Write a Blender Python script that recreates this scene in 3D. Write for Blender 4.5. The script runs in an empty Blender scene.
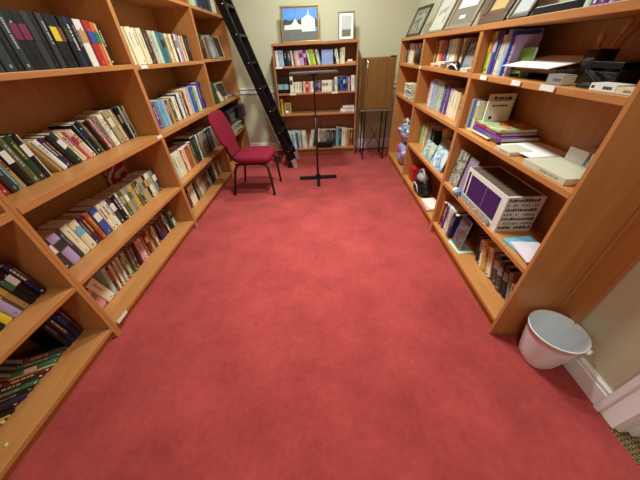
import bpy, math, random
from mathutils import Vector, Matrix, noise
random.seed(7)
PI = math.pi
C = bpy.context.scene.collection
def R(d): return math.radians(d)

# ------------------------------------------------------------------ materials
def lin(c):
    return tuple(((v/255)/12.92 if v/255 <= .04045 else ((v/255+.055)/1.055)**2.4) for v in c)+(1,)
_m = {}
def mat(name, rgb, rough=.55, metal=0., spec=.35, noise_amt=0., noise_scale=30, bump=0.):
    key = (name,)
    if key in _m: return _m[key]
    m = bpy.data.materials.new(name); m.use_nodes = True
    nt = m.node_tree; b = nt.nodes['Principled BSDF']
    b.inputs['Base Color'].default_value = lin(rgb)
    b.inputs['Roughness'].default_value = rough
    b.inputs['Metallic'].default_value = metal
    b.inputs['Specular IOR Level'].default_value = spec
    if noise_amt or bump:
        tc = nt.nodes.new('ShaderNodeTexCoord'); n = nt.nodes.new('ShaderNodeTexNoise')
        n.inputs['Scale'].default_value = noise_scale; n.inputs['Detail'].default_value = 4
        nt.links.new(tc.outputs['Object'], n.inputs['Vector'])
        if noise_amt:
            cr = nt.nodes.new('ShaderNodeValToRGB'); c = lin(rgb)
            cr.color_ramp.elements[0].position = .3; cr.color_ramp.elements[1].position = .7
            cr.color_ramp.elements[0].color = tuple(v*(1-noise_amt) for v in c[:3])+(1,)
            cr.color_ramp.elements[1].color = tuple(min(1, v*(1+noise_amt)) for v in c[:3])+(1,)
            nt.links.new(n.outputs['Fac'], cr.inputs['Fac']); nt.links.new(cr.outputs['Color'], b.inputs['Base Color'])
        if bump:
            bp = nt.nodes.new('ShaderNodeBump'); bp.inputs['Strength'].default_value = bump; bp.inputs['Distance'].default_value = .004
            nt.links.new(n.outputs['Fac'], bp.inputs['Height']); nt.links.new(bp.outputs['Normal'], b.inputs['Normal'])
    _m[key] = m; return m

def wood(axis, rgb=(192, 132, 76), name='cherry_wood', amt=.13, rough=.38):
    key = (name, axis)
    if key in _m: return _m[key]
    m = bpy.data.materials.new(name+'_grain_'+axis); m.use_nodes = True
    nt = m.node_tree; b = nt.nodes['Principled BSDF']
    tc = nt.nodes.new('ShaderNodeTexCoord'); mp = nt.nodes.new('ShaderNodeMapping')
    s = [14., 14., 14.]; s['xyz'.index(axis)] = .9
    mp.inputs['Scale'].default_value = s
    n = nt.nodes.new('ShaderNodeTexNoise'); n.inputs['Scale'].default_value = 2.2; n.inputs['Detail'].default_value = 7; n.inputs['Distortion'].default_value = .6
    cr = nt.nodes.new('ShaderNodeValToRGB'); c = lin(rgb)
    cr.color_ramp.elements[0].position = .28; cr.color_ramp.elements[1].position = .75
    cr.color_ramp.elements[0].color = (c[0]*(1-amt), c[1]*(1-amt*1.25), c[2]*(1-amt*1.4), 1)
    cr.color_ramp.elements[1].color = (min(1, c[0]*(1+amt)), min(1, c[1]*(1+amt)), c[2]*(1+amt), 1)
    nt.links.new(tc.outputs['Object'], mp.inputs['Vector']); nt.links.new(mp.outputs['Vector'], n.inputs['Vector'])
    nt.links.new(n.outputs['Fac'], cr.inputs['Fac']); nt.links.new(cr.outputs['Color'], b.inputs['Base Color'])
    b.inputs['Roughness'].default_value = rough; b.inputs['Specular IOR Level'].default_value = .4
    _m[key] = m; return m

def carpet_mat():
    m = bpy.data.materials.new('red_carpet'); m.use_nodes = True
    nt = m.node_tree; b = nt.nodes['Principled BSDF']; L = nt.links
    tc = nt.nodes.new('ShaderNodeTexCoord')
    n1 = nt.nodes.new('ShaderNodeTexNoise'); n1.inputs['Scale'].default_value = 3.2; n1.inputs['Detail'].default_value = 6; n1.inputs['Roughness'].default_value = .65
    n2 = nt.nodes.new('ShaderNodeTexNoise'); n2.inputs['Scale'].default_value = 240; n2.inputs['Detail'].default_value = 2
    n3 = nt.nodes.new('ShaderNodeTexNoise'); n3.inputs['Scale'].default_value = 34; n3.inputs['Detail'].default_value = 4
    for n in (n1, n2, n3): L.new(tc.outputs['Object'], n.inputs['Vector'])
    a = nt.nodes.new('ShaderNodeMath'); a.operation = 'MULTIPLY_ADD'; a.inputs[1].default_value = .35; L.new(n3.outputs['Fac'], a.inputs[0]); L.new(n1.outputs['Fac'], a.inputs[2])
    a2 = nt.nodes.new('ShaderNodeMath'); a2.operation = 'MULTIPLY_ADD'; a2.inputs[1].default_value = .25; L.new(n2.outputs['Fac'], a2.inputs[0]); L.new(a.outputs[0], a2.inputs[2])
    cr = nt.nodes.new('ShaderNodeValToRGB')
    cr.color_ramp.elements[0].position = .5; cr.color_ramp.elements[0].color = lin((136, 48, 49))
    cr.color_ramp.elements[1].position = 1.05; cr.color_ramp.elements[1].color = lin((177, 71, 68))
    L.new(a2.outputs[0], cr.inputs['Fac']); L.new(cr.outputs['Color'], b.inputs['Base Color'])
    b.inputs['Roughness'].default_value = .95; b.inputs['Specular IOR Level'].default_value = .05
    b.inputs['Sheen Weight'].default_value = .12; b.inputs['Sheen Roughness'].default_value = .6
    bp = nt.nodes.new('ShaderNodeBump'); bp.inputs['Strength'].default_value = .45; bp.inputs['Distance'].default_value = .006
    L.new(a2.outputs[0], bp.inputs['Height']); L.new(bp.outputs['Normal'], b.inputs['Normal'])
    return m

def weave_mat():
    m = bpy.data.materials.new('hall_weave_carpet'); m.use_nodes = True
    nt = m.node_tree; b = nt.nodes['Principled BSDF']; L = nt.links
    tc = nt.nodes.new('ShaderNodeTexCoord'); mp = nt.nodes.new('ShaderNodeMapping')
    mp.inputs['Rotation'].default_value = (0, 0, R(38)); mp.inputs['Scale'].default_value = (42, 42, 42)
    L.new(tc.outputs['Object'], mp.inputs['Vector'])
    br = nt.nodes.new('ShaderNodeTexBrick'); br.inputs['Scale'].default_value = 1
    br.inputs['Color1'].default_value = lin((150, 128, 84)); br.inputs['Color2'].default_value = lin((128, 104, 66)); br.inputs['Mortar'].default_value = lin((62, 44, 28))
    br.inputs['Mortar Size'].default_value = .12; br.inputs['Brick Width'].default_value = .9; br.inputs['Row Height'].default_value = .5
    L.new(mp.outputs['Vector'], br.inputs['Vector']); L.new(br.outputs['Color'], b.inputs['Base Color'])
    b.inputs['Roughness'].default_value = .95
    return m

def art_mat(name, cols, scale=14, rough=.4):
    """printed cover: irregular patches of a few colours"""
    m = bpy.data.materials.new(name); m.use_nodes = True
    nt = m.node_tree; b = nt.nodes['Principled BSDF']; L = nt.links
    tc = nt.nodes.new('ShaderNodeTexCoord'); n = nt.nodes.new('ShaderNodeTexNoise')
    n.inputs['Scale'].default_value = scale; n.inputs['Detail'].default_value = 3; n.inputs['Distortion'].default_value = 1.2
    cr = nt.nodes.new('ShaderNodeValToRGB'); cr.color_ramp.interpolation = 'CONSTANT'
    e = cr.color_ramp.elements
    while len(e) < len(cols): e.new(.5)
    for i, c in enumerate(cols):
        e[i].position = 0 if i == 0 else .34+.32*(i-1)/max(1, len(cols)-2); e[i].color = lin(c)
    L.new(tc.outputs['Object'], n.inputs['Vector']); L.new(n.outputs['Fac'], cr.inputs['Fac']); L.new(cr.outputs['Color'], b.inputs['Base Color'])
    b.inputs['Roughness'].default_value = rough
    return m

COL = dict(black=(17, 16, 19), slate=(48, 56, 60), charcoal=(58, 55, 56), grey=(140, 138, 134), silver=(176, 180, 184), white=(232, 230, 222),
    cream=(226, 216, 180), ivory=(236, 228, 200), khaki=(170, 158, 118), tan=(190, 152, 100), brown=(110, 70, 45), rust=(168, 84, 50),
    red=(178, 44, 42), maroon=(100, 36, 44), orange=(214, 110, 50), yellow=(226, 204, 60), gold=(204, 164, 70), olive=(92, 96, 56),
    green=(56, 120, 76), dark_green=(34, 62, 44), lime=(120, 196, 60), light_green=(176, 204, 158), mint=(190, 216, 200), teal=(60, 112, 116),
    cyan=(110, 180, 206), blue=(52, 84, 170), light_blue=(158, 186, 216), navy=(34, 40, 82), purple=(92, 62, 150), lilac=(178, 156, 204), pad_green=(206, 206, 182),
    pink=(222, 160, 164), crimson=(180, 40, 84), magenta=(120, 38, 78), peach=(236, 196, 160), dark_brown=(58, 40, 30))
def cm(c):
    return mat('print_'+c, COL[c], rough=.45, spec=.4)
PAGES = mat('book_pages', (222, 212, 184), rough=.9, spec=.1)
PAGEW = mat('white_pages', (232, 230, 222), rough=.9, spec=.1)
WHITE = mat('white_paint', (243, 245, 247), rough=.35)
PAPER = mat('white_paper', (234, 234, 236), rough=.8, spec=.1)
BLACKM = mat('black_metal', (20, 20, 21), rough=.38, spec=.5)
BLACKP = mat('black_plastic', (18, 18, 20), rough=.3, spec=.5)
CHROME = mat('chrome', (200, 200, 200), rough=.25, metal=1.)
WALLM = mat('beige_wall_paint', (206, 204, 176), rough=.85, spec=.15, bump=.05, noise_scale=180)

# ------------------------------------------------------------------ mesh builder
class MB:
    def __init__(s): s.v = []; s.f = []; s.mi = []; s.sm = []
    def add(s, vs, fs, mi=0, smooth=False):
        n = len(s.v); s.v += [tuple(v) for v in vs]
        for f in fs: s.f.append([i+n for i in f]); s.mi.append(mi); s.sm.append(smooth)
        return s
    def box(s, x0, x1, y0, y1, z0, z1, mi=0):
        return s.add([(x0,y0,z0),(x1,y0,z0),(x1,y1,z0),(x0,y1,z0),(x0,y0,z1),(x1,y0,z1),(x1,y1,z1),(x0,y1,z1)],
            [(0,3,2,1),(4,5,6,7),(0,1,5,4),(1,2,6,5),(2,3,7,6),(3,0,4,7)], mi)
    def obox(s, a, b, w, d, side, mi=0):
        """bar from a to b; w across 'side', d across the third direction"""
        a, b = Vector(a), Vector(b); t = (b-a).normalized(); side = Vector(side); side = (side-t*side.dot(t)).normalized(); o = t.cross(side)
        vs = []
        for p in (a, b):
            for i, j in ((-1,-1),(1,-1),(1,1),(-1,1)): vs.append(p+side*(i*w/2)+o*(j*d/2))
        return s.add(vs, [(0,3,2,1),(4,5,6,7),(0,1,5,4),(1,2,6,5),(2,3,7,6),(3,0,4,7)], mi)
    def tube(s, pts, r, n=10, mi=0, cap=True):
        pts = [Vector(p) for p in pts]; rings = []; base = len(s.v); up = None
        for i, p in enumerate(pts):
            t = ((pts[min(i+1, len(pts)-1)]-p).normalized()+(p-pts[max(i-1, 0)]).normalized()).normalized()
            if up is None: up = Vector((0,0,1)) if abs(t.z) < .9 else Vector((1,0,0))
            a = (up-t*up.dot(t)).normalized(); b = t.cross(a); up = a
            rr = r[i] if isinstance(r, (list, tuple)) else r
            rings.append([p+(a*math.cos(2*PI*k/n)+b*math.sin(2*PI*k/n))*rr for k in range(n)])
        vs = [v for rg in rings for v in rg]; fs = []
        for i in range(len(pts)-1):
            for k in range(n): fs.append((i*n+k, i*n+(k+1)%n, (i+1)*n+(k+1)%n, (i+1)*n+k))
        if cap: fs.append(tuple(range(n))[::-1]); fs.append(tuple((len(pts)-1)*n+k for k in range(n)))
        return s.add(vs, fs, mi, True)
    def rings(s, rs, mi=0, cap0=True, cap1=True, smooth=True):
        n = len(rs[0]); vs = [v for r in rs for v in r]; fs = []
        for i in range(len(rs)-1):
            for k in range(n): fs.append((i*n+k, i*n+(k+1)%n, (i+1)*n+(k+1)%n, (i+1)*n+k))
        if cap0: fs.append(tuple(range(n))[::-1])
        if cap1: fs.append(tuple((len(rs)-1)*n+k for k in range(n)))
        return s.add(vs, fs, mi, smooth)
    def prism(s, pts, y0, y1, mi=0):
        n = len(pts)
        vs = [(x, y0, z) for x, z in pts]+[(x, y1, z) for x, z in pts]
        fs = [tuple(range(n)), tuple(range(2*n-1, n-1, -1))]+[(k, k+n, (k+1)%n+n, (k+1)%n) for k in range(n)]
        return s.add(vs, fs, mi)
    def build(s, name, mats, parent=None, bevel=0, seg=2, loc=None, rot=None):
        me = bpy.data.meshes.new(name); me.from_pydata(s.v, [], s.f)
        if not isinstance(mats, (list, tuple)): mats = [mats]
        for m in mats: me.materials.append(m)
        me.polygons.foreach_set('material_index', s.mi); me.polygons.foreach_set('use_smooth', s.sm)
        me.update()
        o = bpy.data.objects.new(name, me); C.objects.link(o)
        if parent: o.parent = parent
        if loc: o.location = loc
        if rot: o.rotation_euler = rot
        if bevel:
            b = o.modifiers.new('bevel', 'BEVEL'); b.width = bevel; b.segments = seg; b.limit_method = 'ANGLE'; b.angle_limit = R(40)
        return o

def tag(o, label=None, cat=None, group=None, kind=None):
    if label: o['label'] = label
    if cat: o['category'] = cat
    if group: o['group'] = group
    if kind: o['kind'] = kind
    return o
def thing(name, label, cat, loc=(0,0,0), rot=(0,0,0), group=None):
    o = bpy.data.objects.new(name, None); o.empty_display_size = .05; C.objects.link(o)
    o.location = loc; o.rotation_euler = rot
    return tag(o, label, cat, group)
def superell(cx, cy, z, a, b, e=4, n=32):
    out = []
    for k in range(n):
        t = 2*PI*k/n; c, s_ = math.cos(t), math.sin(t)
        out.append((cx+a*math.copysign(abs(c)**(2/e), c), cy+b*math.copysign(abs(s_)**(2/e), s_), z))
    return out
def cushion(mb, a, b, h, z0=0, e=5, n=40, edge=.02, dome=.006, mi=0):
    rs = []
    for f, ins in ((0, edge), (.12, edge*.4), (.3, 0), (.65, 0), (.85, edge*.35), (.97, edge)): rs.append(superell(0, 0, z0+h*f, a-ins, b-ins, e, n))
    rs.append(superell(0, 0, z0+h+dome*.6, a*.75, b*.75, e, n)); rs.append(superell(0, 0, z0+h+dome, a*.3, b*.3, e, n))
    mb.rings(rs, mi)

# ------------------------------------------------------------------ the room
XL, XR = -1.345, .953                 # front planes of the two runs of shelving
DL, DR = .40, .297
BX0, BX1, BY, BYB = -.700, .470, 4.26, 4.57
WL, WR, WB, WF, CEIL = -1.76, 1.262, 4.615, -1.15, 2.75
DY0, DY1 = -.50, .425                  # doorway in the right wall
struct = lambda mb, name, m, bevel=0: tag(mb.build(name, m, bevel=bevel), kind='structure')
struct(MB().box(WL, 1.235, WF, WB, -.05, 0).box(1.235, WR+.05, DY1, WB, -.05, 0), 'floor', carpet_mat())
struct(MB().box(1.235, 3.0, WF, DY1, -.052, -.002).box(WR+.05, 3.0, DY1, 1.3, -.052, -.002), 'floor_hall', weave_mat())
struct(MB().box(WL-.1, 3.1, WF-.1, WB+.1, CEIL, CEIL+.1), 'ceiling', mat('ceiling_white', (225, 222, 212), rough=.9))
struct(MB().box(WL-.1, WL, WF-.1, WB+.1, 0, CEIL), 'wall_left', WALLM)
struct(MB().box(WL, WR, WB, WB+.1, 0, CEIL), 'wall_back', WALLM)
struct(MB().box(WL, 3.1, WF-.1, WF, 0, CEIL), 'wall_front', WALLM)
w = MB(); w.box(WR, WR+.12, DY1, WB+.1, 0, CEIL); w.box(WR, WR+.12, WF, DY0, 0, CEIL); w.box(WR, WR+.12, DY0, DY1, 2.05, CEIL)
struct(w, 'wall_right', WALLM)
struct(MB().box(3.0, 3.1, WF, 1.3, 0, CEIL), 'wall_hall', mat('hall_wall_paint', (214, 204, 168), rough=.85))
struct(MB().box(WR+.12, 3.1, 1.3, 1.4, 0, CEIL), 'wall_hall_end', mat('hall_wall_paint', (214, 204, 168)))
def base_profile(length, x0, h=.125, t=.018):
    # board with stepped, beaded top; runs along +y, face towards -x
    pts = [(0, 0), (-t, 0), (-t, h*.74), (-t*.72, h*.77), (-t*.72, h*.84), (-t*.9, h*.87), (-t*.8, h*.93), (-t*.35, h*.97), (-t*.3, h), (0, h)]
    return pts
b = MB(); b.prism([(x+WR, z) for x, z in base_profile(0, 0)], DY1+.085, .79); struct(b, 'baseboard_right', WHITE)
b = MB()
for x0, x1 in ((XL+.004, BX0-.003), (BX1+.003, WR)):
    n = len(b.v); pts = base_profile(0, 0, .15)
    q = MB(); q.prism(pts, x0, x1)
    b.add([(v[1], WB+v[0], v[2]) for v in q.v], [f[::-1] for f in q.f])
struct(b, 'baseboard_back', WHITE)
b = MB()
for x0, x1 in ((XL+.004, BX0-.003), (BX1+.003, WR)):
    b.box(x0, x1, WB-.014, WB, .905, .965); b.box(x0, x1, WB-.026, WB, .965, .985)
struct(b, 'trim_1', WHITE, .004)
# door casing and jamb
b = MB()
b.box(WR-.020, WR, DY1-.006, DY1+.085, 0, 2.12); b.box(WR-.028, WR-.019, DY1+.06, DY1+.086, 0, 2.13)
b.box(WR-.020, WR, DY0-.085, DY0+.006, 0, 2.12); b.box(WR-.020, WR, DY0, DY1, 2.044, 2.12)
struct(b, 'trim_2', WHITE, .003)
b = MB()
b.box(WR-.004, WR+.124, DY1-.018, DY1+.001, 0, 2.05); b.box(WR+.04, WR+.075, DY1-.034, DY1-.017, 0, 2.04)
b.box(WR-.004, WR+.124, DY0-.001, DY0+.018, 0, 2.05); b.box(WR-.004, WR+.124, DY0, DY1, 2.032, 2.05)
b.box(WR+.12, WR+.14, DY1-.006, DY1+.085, 0, 2.12)
struct(b, 'door_1', WHITE, .002)
struct(MB().box(WR-.022, WR-.001, .79, .893, 0, 1.46).box(WR-.034, WR-.0225, .884, .8955, 0, 1.46), 'trim_3', wood('z'), .003)  # filler board; thin corner strip added to stand in for a lit edge

# ------------------------------------------------------------------ bookcases
LAB = mat('label_card', (236, 236, 228), rough=.4)
def bookcase(label, axis, front, s0, s1, height, shelves, depth, kick=.09, back=True, group=None, top_over=False, labels=(), tone=None, st=.028):
    """axis 'L': shelves run along y, open towards +x; 'R': open towards -x; 'B': along x, open towards -y. s0<s1 along the run."""
    T = .019
    if axis == 'L': loc = (front, s0, 0)
    elif axis == 'R': loc = (front, s0, 0)
    else: loc = (s0, front, 0)
    W = s1-s0-.001
    t = thing('bookcase', label, 'bookcase', loc, group=group)
    def bx(mb, a0, a1, d0, d1, z0, z1):   # a along the run, d into the case
        if axis == 'L': mb.box(-d1, -d0, a0, a1, z0, z1)
        elif axis == 'R': mb.box(d0, d1, a0, a1, z0, z1)
        else: mb.box(a0, a1, d0, d1, z0, z1)
        return mb
    al = 'x' if axis == 'B' else 'y'
    kw = tone or {}
    for a in (0, W-T): bx(MB(), a, a+T, 0, depth, 0, height-(.029 if top_over else 0)).build('side_panel', wood('z', **kw), t, .0015)
    bx(MB(), T, W-T, depth-.008, depth-.001, .01, height-.03).build('back_panel', wood('z', **kw), t)
    if top_over: bx(MB(), -.0, W, -.006, depth, height-.029, height).build('top_panel', wood(al, **kw), t, .002)
    else: bx(MB(), T, W-T, 0, depth-.009, height-.03, height).build('top_panel', wood(al, **kw), t, .002)
    bx(MB(), T, W-T, .03, .048, 0, kick-st).build('toe_kick', wood(al, **kw), t)
    for z in shelves:
        th = .036 if (axis == 'L' and abs(z-.911) < .01) else st
        bx(MB(), T, W-T, (-.004 if th > .03 else .0), depth-.009, z-th, z).build('shelf', wood(al, **kw), t, .0025)
    for a, z, ln in labels:
        bx(MB(), a, a+ln, -.008, -.0045, z-.022, z-.001).build('shelf_label', LAB, t)['label'] = 'white label strip on the shelf edge'
    return t
GL = 'tall wooden bookcases along the left wall'
LS = [.09, .457, .911, 1.381, 1.84]
bookcase('tall left-hand bookcase nearest the camera, with yellow and lilac books', 'L', XL, -.311, .927, 2.45, LS, DL, group=GL)
bookcase('tall left-hand bookcase holding the shelf of black-spined books', 'L', XL, .927, 2.163, 2.45, LS, DL, group=GL, labels=((.03, .09, .09), (1.16, .911, .07)))
bookcase('tall left-hand bookcase behind the red chair back', 'L', XL, 2.163, 3.46, 2.45, [.09, .457, .911, 1.372, 1.84], DL, group=GL, labels=((.06, 1.372, .09),))
bookcase('tall left-hand bookcase in the far corner beside the ladder', 'L', XL, 3.46, 4.59, 2.45, LS, DL, group=GL)
GR = 'waist-high-shelved wooden bookcases along the right wall'
RS = [.122, .511, .919, 1.249]
bookcase('low right-hand bookcase nearest the camera, its end panel by the wastebasket', 'R', XR, .897, 1.980, 1.493, RS, DR, .122, group=GR, top_over=True,
    labels=((.865, 1.249, .075), (.55, 1.249, .07), (.325, 1.249, .085)))
bookcase('middle low right-hand bookcase, between the nearest and the farthest', 'R', XR, 1.980, 3.070, 1.493, RS, DR, .122, group=GR, top_over=True, labels=((1.03, 1.249, .045),))
bookcase('farthest low right-hand bookcase with plastic bags in its bottom opening', 'R', XR, 3.070, 3.943, 1.493, [.122, .919, 1.249], DR, .122, group=GR, top_over=True)
bookcase('small free-standing bookcase against the back wall below two framed pictures', 'B', BY, BX0, BX1, 1.511, [.12, .643, .924, 1.253], BYB-BY, .12, top_over=True,
    labels=((.03, 1.253, .09), (.19, .924, .09), (.80, .924, .09)), tone=dict(rgb=(176, 120, 78), name='oak_wood'), st=.022)

# ------------------------------------------------------------------ books
def ink_for(c):
    if c in ('black', 'slate'): return random.choice(('grey', 'charcoal', 'silver', 'slate'))
    r, g, b_ = COL[c]; return random.choice(('ivory', 'silver', 'tan', 'grey', 'gold')) if (r*.3+g*.6+b_*.1) < 120 else random.choice(('charcoal', 'grey', 'brown', 'navy', 'maroon', 'khaki'))
def make_book(root, w, H, D, color, band=None, hard=True, right=False, art=None, title=True, band_at=.52, band_h=.26):
    """spine faces local -y, thickness along x. right: mesh spans x -w..0"""
    x0, x1 = (-w, 0) if right else (0, w)
    t = .0022 if w > .012 else w*.18
    mb = MB()
    if hard:
        mb.box(x0, x0+t, .001, D, 0, H); mb.box(x1-t, x1, .001, D, 0, H)
        m = (x0+x1)/2; k = []   # gently rounded spine
        n = 6
        for i in range(n+1):
            u = -1+2*i/n; k.append((m+u*(w/2), .001-(1-u*u)*min(.004, w*.14)))
        vs = [(x, y, 0) for x, y in k]+[(x, y, H) for x, y in k]+[(x1-t*.5, .004, 0), (x0+t*.5, .004, 0), (x1-t*.5, .004, H), (x0+t*.5, .004, H)]
        fs = [(i, i+1, i+2+n, i+1+n) for i in range(n)]+[(2*n+2, 2*n+3)+tuple(range(0, n+1))][0:0]
        mb.add(vs, fs+[tuple(list(range(n, -1, -1))+[2*n+3, 2*n+2]), tuple(list(range(n+1, 2*n+2))+[2*n+4, 2*n+5]), (2*n+3, 2*n+2, 2*n+4, 2*n+5)])
        fy = .001-min(.004, w*.14)
        ins, fore = .003, .004
    else:
        mb.box(x0, x0+t*.5, 0, D, 0, H); mb.box(x1-t*.5, x1, 0, D, 0, H); mb.box(x0+t*.5, x1-t*.5, 0, .0012, 0, H)
        fy = 0; ins, fore = .0006, .0006
    mats = [cm(color), cm(ink_for(color))]
    m = (x0+x1)/2
    if title and w > .009 and not art:
        z = H*(.82 if band else .86); zend = H*(.60 if band else .34+random.random()*.2); hw = min(w*.2, .005)
        while z > zend:
            l = random.uniform(.003, .008)
            mb.box(m-hw, m+hw, fy-.0005, fy+.0005, z-l, z, 1); z -= l+random.choice((.0018, .0018, .006))
        if random.random() < .6: mb.box(m-hw*.9, m+hw*.9, fy-.0005, fy+.0005, H*.06, H*.06+.012, 1)
    mb.build('cover', mats if not art else [art, cm('charcoal')], root)
    MB().box(x0+t*.55, x1-t*.55, .003, D-fore, ins, H-ins).build('pages', PAGES if random.random() < .7 else PAGEW, root)
    if band:
        b = MB(); zb = H*band_at
        b.box(x0+w*.06, x1-w*.06, fy-.0009, fy+.0022, zb, zb+H*band_h)
        b.build('spine_label', cm(band), root)['label'] = '%s label on the spine' % band.replace('_', ' ')
ORD = ['zeroth', 'first', 'second', 'third', 'fourth', 'fifth', 'sixth', 'seventh', 'eighth', 'ninth', 'tenth', 'eleventh', 'twelfth', 'thirteenth',
    'fourteenth', 'fifteenth', 'sixteenth', 'seventeenth', 'eighteenth', 'nineteenth', 'twentieth', 'twenty-first', 'twenty-second', 'twenty-third', 'twenty-fourth', 'twenty-fifth']
def quad(x, w, H, a):
    """outline of a book leaning by a (>0: top to the right) whose foot starts at x"""
    c, s = math.cos(a), math.sin(a)
    if a <= 0: P = [(0, 0), (w, 0), (w, H), (0, H)]
    else: P = [(-w, 0), (0, 0), (0, H), (-w, H)]
    out = [(px*c+pz*s, -px*s+pz*c) for px, pz in P]
    off = x-out[0][0] if a <= 0 else x+w*c
    if a <= 0: off = x
    return [(px+off, pz) for px, pz in out], off
def overlap(A, B, eps=.0006):
    for P in (A, B):
        for i in range(4):
            ex, ez = P[(i+1) % 4][0]-P[i][0], P[(i+1) % 4][1]-P[i][1]; l = math.hypot(ex, ez); nx, nz = ez/l, -ex/l
            a = [x*nx+z*nz for x, z in A]; b = [x*nx+z*nz for x, z in B]
            if max(a) <= min(b)-eps or max(b) <= min(a)-eps: return False
    return True
nbooks = 0
STUFF = []
def parse(spec):
    out = []; lean = 0
    for tok in spec.split():
        if tok.startswith('@'): lean = float(tok[1:]); continue
        tall = 'p' if tok.endswith('!') else 'h'; tok = tok.rstrip('!')
        band = None
        if '+' in tok: tok, band = tok.split('+')
        c, dims = tok.split(':'); w_, h_ = dims.split('x')
        out.append(dict(c=c, w=float(w_)/1000, h=float(h_)/1000, lean=lean, band=band, kind=tall))
    return out
def row(spec, group, where, start, rz, z, length, jit=2., setback=.012, dmax=.19, mindepth=.11, stuff=False):
    """start: (x,y) of the left end of the row as seen facing the shelf"""
    global nbooks
    bs = parse(spec)
    for b in bs: b['a'] = R(b['lean']+random.uniform(-jit, jit)*(.3 if b['w'] > .03 else 1))
    prevlean = None
    for b in bs:
        if prevlean is not None and b['lean'] == prevlean[0]: b['a'] = prevlean[1]+R(random.uniform(-.35, .35))
        prevlean = (b['lean'], b['a'])
    k = 1.
    for it in range(6):
        pos = []; last = []; x = 0
        for b in bs:
            w_ = b['w']*k
            q, off = quad(x, w_, b['h'], b['a'])
            if not pos:
                mn = min(p[0] for p in q)
                x -= mn; q, off = quad(x, w_, b['h'], b['a'])
            while any(overlap(q, l) for l in last[-3:]):
                x += .0007; q, off = quad(x, w_, b['h'], b['a'])
            pos.append(off); last.append(q); x += .0012
        end = max(p[0] for q in last for p in q)
        if abs(end-length) < .004: break
        k *= 1+(length-end)/end*1.0
    dx, dy = math.cos(rz), math.sin(rz); n = len(bs)
    for i, (b, off) in enumerate(zip(bs, pos)):
        sb = random.uniform(0, setback)
        ox, oy = start[0]+dx*off-dy*sb, start[1]+dy*off+dx*sb
        left = i+1 <= n-i
        o = i+1 if left else n-i
        size = 'thick ' if b['w'] > .036 else 'thin ' if b['w'] < .012 else ''
        nm = b['c'].replace('_', ' ')
        bl = ' with %s label' % b['band'].replace('_', ' ') if b['band'] and len(where.split()) < 7 else ''
        lab = '%s%s book%s, %s from %s, %s' % (size, nm, bl, ORD[o], 'left' if left else 'right', where)
        root = thing('book', lab, 'book', (ox, oy, z+.0004), (0, b['a'], rz), group)
        if stuff: STUFF.append(root)
        D = min(dmax, max(mindepth, b['h']*random.uniform(.66, .78)))
        make_book(root, b['w']*k, b['h'], D, b['c'], b['band'], hard=(b['kind'] == 'h' and b['w'] > .01), right=b['a'] > 0)
        nbooks += 1
    return end
def flat_book(label, x, y, z, length, depth, thick, rz, color, group=None, band=None, art=None, cat='book', name='book', hard=True, stuff=False):
    """lying flat: the spine starts at (x,y), runs 'length' along rz; pages go 'depth' to the left of that direction"""
    global nbooks; nbooks += 1
    root = thing(name, label, cat, (x, y, z+.0004), (0, R(90), rz), group)
    if stuff: STUFF.append(root)
    make_book(root, thick, length, depth, color, band, hard, right=True, art=art, title=thick > .012)
    return root
def face_book(label, x, y, z, width, H, thick, rz, tilt, art, name='picture_book', cat='book', group=None):
    """stands with its front cover to the viewer; (x,y): left foot of the front cover, rz: direction of its width, tilt backwards"""
    root = thing(name, label, cat, (x, y, z+thick*math.sin(R(tilt))+.0003), (R(-tilt), 0, rz), group)
    mb = MB(); mb.box(0, width, 0, .0015, 0, H); mb.box(0, width, thick-.0015, thick, 0, H); mb.box(0, .0015, .0015, thick-.0015, 0, H)
    mb.build('cover', art, root)
    MB().box(.0016, width-.002, .0016, thick-.0016, .001, H-.001).build('pages', PAGEW, root)
    return root

LZ = R(90)
G = lambda s: 'books on the '+s
def Lrow(spec, unit, rowname, x, y0, y1, z, **k): row(spec, '%s of the %s left bookcase' % ('books on the '+rowname, unit), '%s, %s left bookcase' % (rowname, unit), (x, y0), LZ, z, y1-y0, **k)
Lrow('@2 black:30x222 black:30x224 slate:30x226+lime slate:34x228+lime black:24x228 slate:28x228 black:30x230+magenta black:32x230+magenta slate:28x230+charcoal black:26x230 charcoal:26x230 black:32x230+yellow black:28x230+brown black:26x228+charcoal navy:24x230 black:24x228 white:40x226+tan red:38x224+blue orange:28x220+green cream:9x216 dark_brown:18x212',
    'second', 'eye-level shelf', -1.425, 1.225, 2.095, 1.381, jit=.3)
Lrow('@-7 green:26x190 blue:12x200 red:28x205+white charcoal:26x215 cyan:9x218 tan:16x222 black:24x225+white olive:22x228 dark_green:24x228 black:20x226+white cream:7x222 '
    '@-22 tan:14x190 white:20x188 navy:16x190 maroon:12x186 black:18x192 dark_green:24x196+white white:7x190 peach:16x190 rust:12x184 pink:18x190+crimson cream:16x186 '
    '@-17 black:9x205 light_blue:8x205 black:24x208+navy olive:12x206 brown:10x200 black:20x205 red:10x205 white:8x204! rust:12x206 grey:12x208 '
    '@-12 ivory:22x212 white:12x214 black:7x190 khaki:34x222+cream tan:14x220 cream:12x222! brown:12x222 @-6 black:16x224+grey charcoal:14x224 white:9x225 dark_green:16x224 khaki:14x222',
    'second', 'ledge shelf', -1.505, .972, 2.135, .911)
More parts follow.
